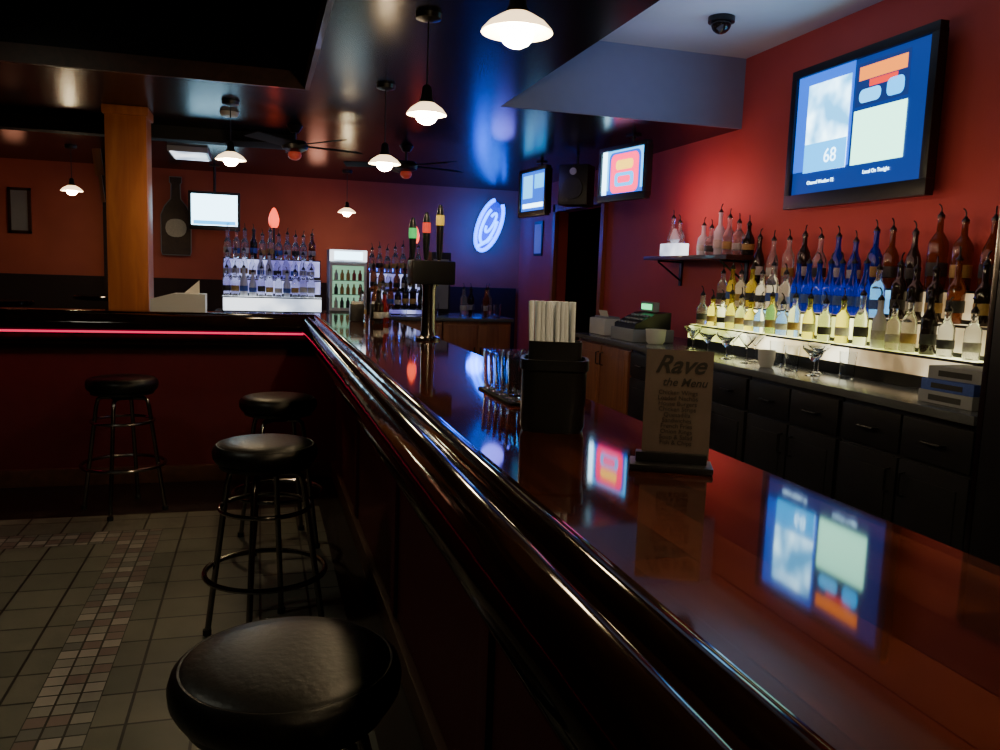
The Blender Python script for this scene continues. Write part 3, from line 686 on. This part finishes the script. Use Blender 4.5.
# ------------------------------------------------------------ far wall items
def framed(x,z,w2,h2,label,m,y=9.93):
    p=thing('picture_frame',label,'picture',(x,y,z))
    b=B(); b.box(-w2,w2,.0,.03,h2-.03,h2,M['trimw']); b.box(-w2,w2,0,.03,-h2,-h2+.03,M['trimw']); b.box(-w2,-w2+.03,0,.03,-h2,h2,M['trimw']); b.box(w2-.03,w2,0,.03,-h2,h2,M['trimw']); b.obj('frame',p)
    B().box(-w2+.03,w2-.03,.012,.02,-h2+.03,h2-.03,M[m]).obj('picture',p)
framed(-2.46,1.92,.11,.24,'tall dark framed picture on the far red wall','greyplastic',9.965)
s=thing('bottle_shaped_sign','large dark bottle-shaped wooden sign with pale outline and label','sign',(-.90,9.955,1.93))
pts=[(-.14,-.42),(.14,-.42),(.15,-.38),(.15,.02),(.11,.12),(.05,.2),(.045,.36),(.06,.38),(.06,.44),(-.06,.44),(-.06,.38),(-.045,.36),(-.05,.2),(-.11,.12),(-.15,.02),(-.15,-.38)]
B().poly([(x*1.05,0,z) for x,z in pts],M['signwood'],ext=(0,.03,0)).obj('board',s)
B().tube([(x*1.05,-.003,z) for x,z in pts],.006,M['greyplastic'],6,True).obj('outline',s)
rb=B(); rrect(rb,0,-.12,.11,.10,.09,-.004,M['lab_w']); rb.obj('sign_label',s)
s=B(); s.box(-.012,.012,-.01,.01,0,.20,M['colwood'],.004); s.box(-.028,.028,-.012,.012,.18,.36,M['colwood'],.008)
s.obj('wooden_paddle',None,(-1.035,6.30,1.82),(0,R(-6),0),label='small orange wooden paddle hung on the column side',cat='paddle')
l=thing('ceiling_light','square lit white ceiling light fixture in the far room','lamp',(-.62,8.3,LO))
B().box(-.17,.17,-.3,.3,-.05,-.001,M['whiteplastic'],.004).obj('housing',l); B().box(-.15,.15,-.28,.28,-.056,-.05,M['coolglow']).obj('diffuser',l)
def fan(x,y,z,label):
    f=thing('ceiling_fan',label,'fan',(x,y,z),group='dark ceiling fans')
    B().cyl(.012,.02,LO-z-.001,M['black'],8).lathe([(0,LO-z-.001),(.06,LO-z-.001),(.03,LO-z-.05),(0,LO-z-.05)],M['black']).obj('downrod',f)
    B().lathe([(0,-.05),(.05,-.05),(.09,-.03),(.1,0),(.08,.03),(0,.04)],M['black'],24).obj('motor_housing',f)
    for k in range(5):
        a=k*2*math.pi/5+.3
        B().box(.09,.52,-.06,.06,-.004,.004,M['matteblack'],.003,Matrix.Rotation(a,4,'Z')@Matrix.Rotation(R(12),4,'X')).obj('blade',f)
    B().ball(.05,(0,0,-.07),M['dimlamp'],(1,1,.8)).obj('light_globe',f)
fan(1.18,7.0,2.30,'dark five-blade ceiling fan with a dim red globe')
fan(.25,6.45,2.32,'dark five-blade ceiling fan with a dim red globe')
s=thing('hanging_speaker','black box speaker hanging under the dark ceiling','speaker',(2.62,6.75,2.2),(0,0,R(-40)))
B().box(-.13,.13,-.1,.1,-.17,.17,M['black'],.01).obj('cabinet',s); B().cyl(.09,0,.01,M['darkmetal'],24,mx=Matrix.Translation((0,-.1,-.03))@Matrix.Rotation(R(90),4,'X')).obj('woofer',s)
B().cyl(.03,0,.012,M['whiteplastic'],16,mx=Matrix.Translation((0,-.1,.11))@Matrix.Rotation(R(90),4,'X')).obj('tweeter',s)
B().cyl(.012,.17,LO-2.2-.001,M['darkmetal'],8).obj('mount_pole',s)
p=thing('picture_frame','small framed notice on the red wall past the doorway','picture',(3.135,9.25,1.85),(0,0,R(-90)))
B().box(-.15,.15,0,.012,-.2,.2,M['black'],.003).obj('frame',p); B().box(-.12,.12,-.003,0,-.17,.17,M['paper']).obj('picture',p)
B().lathe([(0,-.03),(.05,-.03),(.06,-.02),(.065,-.001),(0,-.001)],M['whiteplastic'],24).obj('smoke_detector',None,(-.2,6.1,LO),label='round white smoke detector on the dark ceiling',cat='smoke detector')
def table(x,y,label):
    t=thing('high_table',label,'table',(x,y,0),group='dark high tables')
    B().lathe([(0,1.04),(.34,1.04),(.35,1.05),(.35,1.07),(.34,1.08),(0,1.08)],M['rail'],36).obj('tabletop',t)
    B().cyl(.035,.03,1.04,M['darkmetal'],16).obj('post',t); B().lathe([(0,0),(.25,0),(.25,.015),(.05,.04),(0,.04)],M['darkmetal'],28).obj('base',t)
table(-2.1,7.4,'round dark high table in the far dining area'); table(-1.4,8.9,'round dark high table near the far wall')

# ------------------------------------------------------------ lights
def area(loc,rot,size,e,col,sy=None):
    l=bpy.data.lights.new('area','AREA'); l.energy=e; l.color=col; l.size=size
    if sy: l.shape='RECTANGLE'; l.size_y=sy
    mk('added_light',l,None,loc,rot)
def point(loc,e,col,r=.08):
    l=bpy.data.lights.new('pt','POINT'); l.energy=e; l.color=col; l.shadow_soft_size=r; mk('added_light',l,None,loc)
area((-1.6,2.4,2.85),(0,0,0),.35,9,(.92,.9,.70))  # added light for the seating floor, no fitting here
area((2.3,3.9,2.40),(R(180),0,0),.5,2.4,(.50,.58,1),1.2)  # added upward light on the pale ceiling, stands in for screen glow
area((2.25,4.5,2.50),(R(90),0,R(0)),.4,.5,(.3,.36,1))  # added bluish light for the bulkhead face, no fitting
area((2.80,5.35,2.0),(0,R(-90),0),.3,2.6,(1,.38,.36),.9)  # added wall glow above the shelf, no lamp of its own
area((2.72,3.7,1.72),(0,R(-90),0),.2,1.4,(1,.50,.42),1.8)  # added wall glow behind the bottles, unseen from the front
area((2.68,9.50,1.98),(R(90),0,0),.5,11,(.005,.10,1),.6)
point((2.45,9.4,1.85),9,(.01,.08,1),.1)
point((.6,9.3,2.2),1.6,(1,.40,.26),.1)  # added reddish fill for the far wall
point((-2.3,9.2,2.2),.7,(1,.36,.20),.1)  # added reddish fill for the far wall, left part
point((1.9,6.6,2.3),2.6,(.18,.16,1),.1)  # added violet-blue fill for the rear of the room
area((.2,7.5,2.2),(R(40),0,0),.5,1.6,(.25,.22,1))  # added violet-blue fill onto the far liquor station
area((-1.7,YI-.09,BT-.12),(R(35),0,0),4.0,1.7,(1,.03,.12),.03)
w=bpy.data.worlds.new('w'); SC.world=w; w.use_nodes=True
w.node_tree.nodes['Background'].inputs[0].default_value=(.01,.01,.015,1); w.node_tree.nodes['Background'].inputs[1].default_value=.3

# ------------------------------------------------------------ camera
cd=bpy.data.cameras.new('camera'); cd.lens=29.52; cd.sensor_width=36; cd.clip_start=.02
cam=bpy.data.objects.new('camera',cd); COL.objects.link(cam)
Mx=Matrix.Rotation(R(-16.44),4,'Z')@Matrix.Rotation(R(90-6.99),4,'X')@Matrix.Rotation(R(2),4,'Z')
cam.matrix_world=Matrix.Translation((0,0,1.42))@Mx
SC.camera=cam
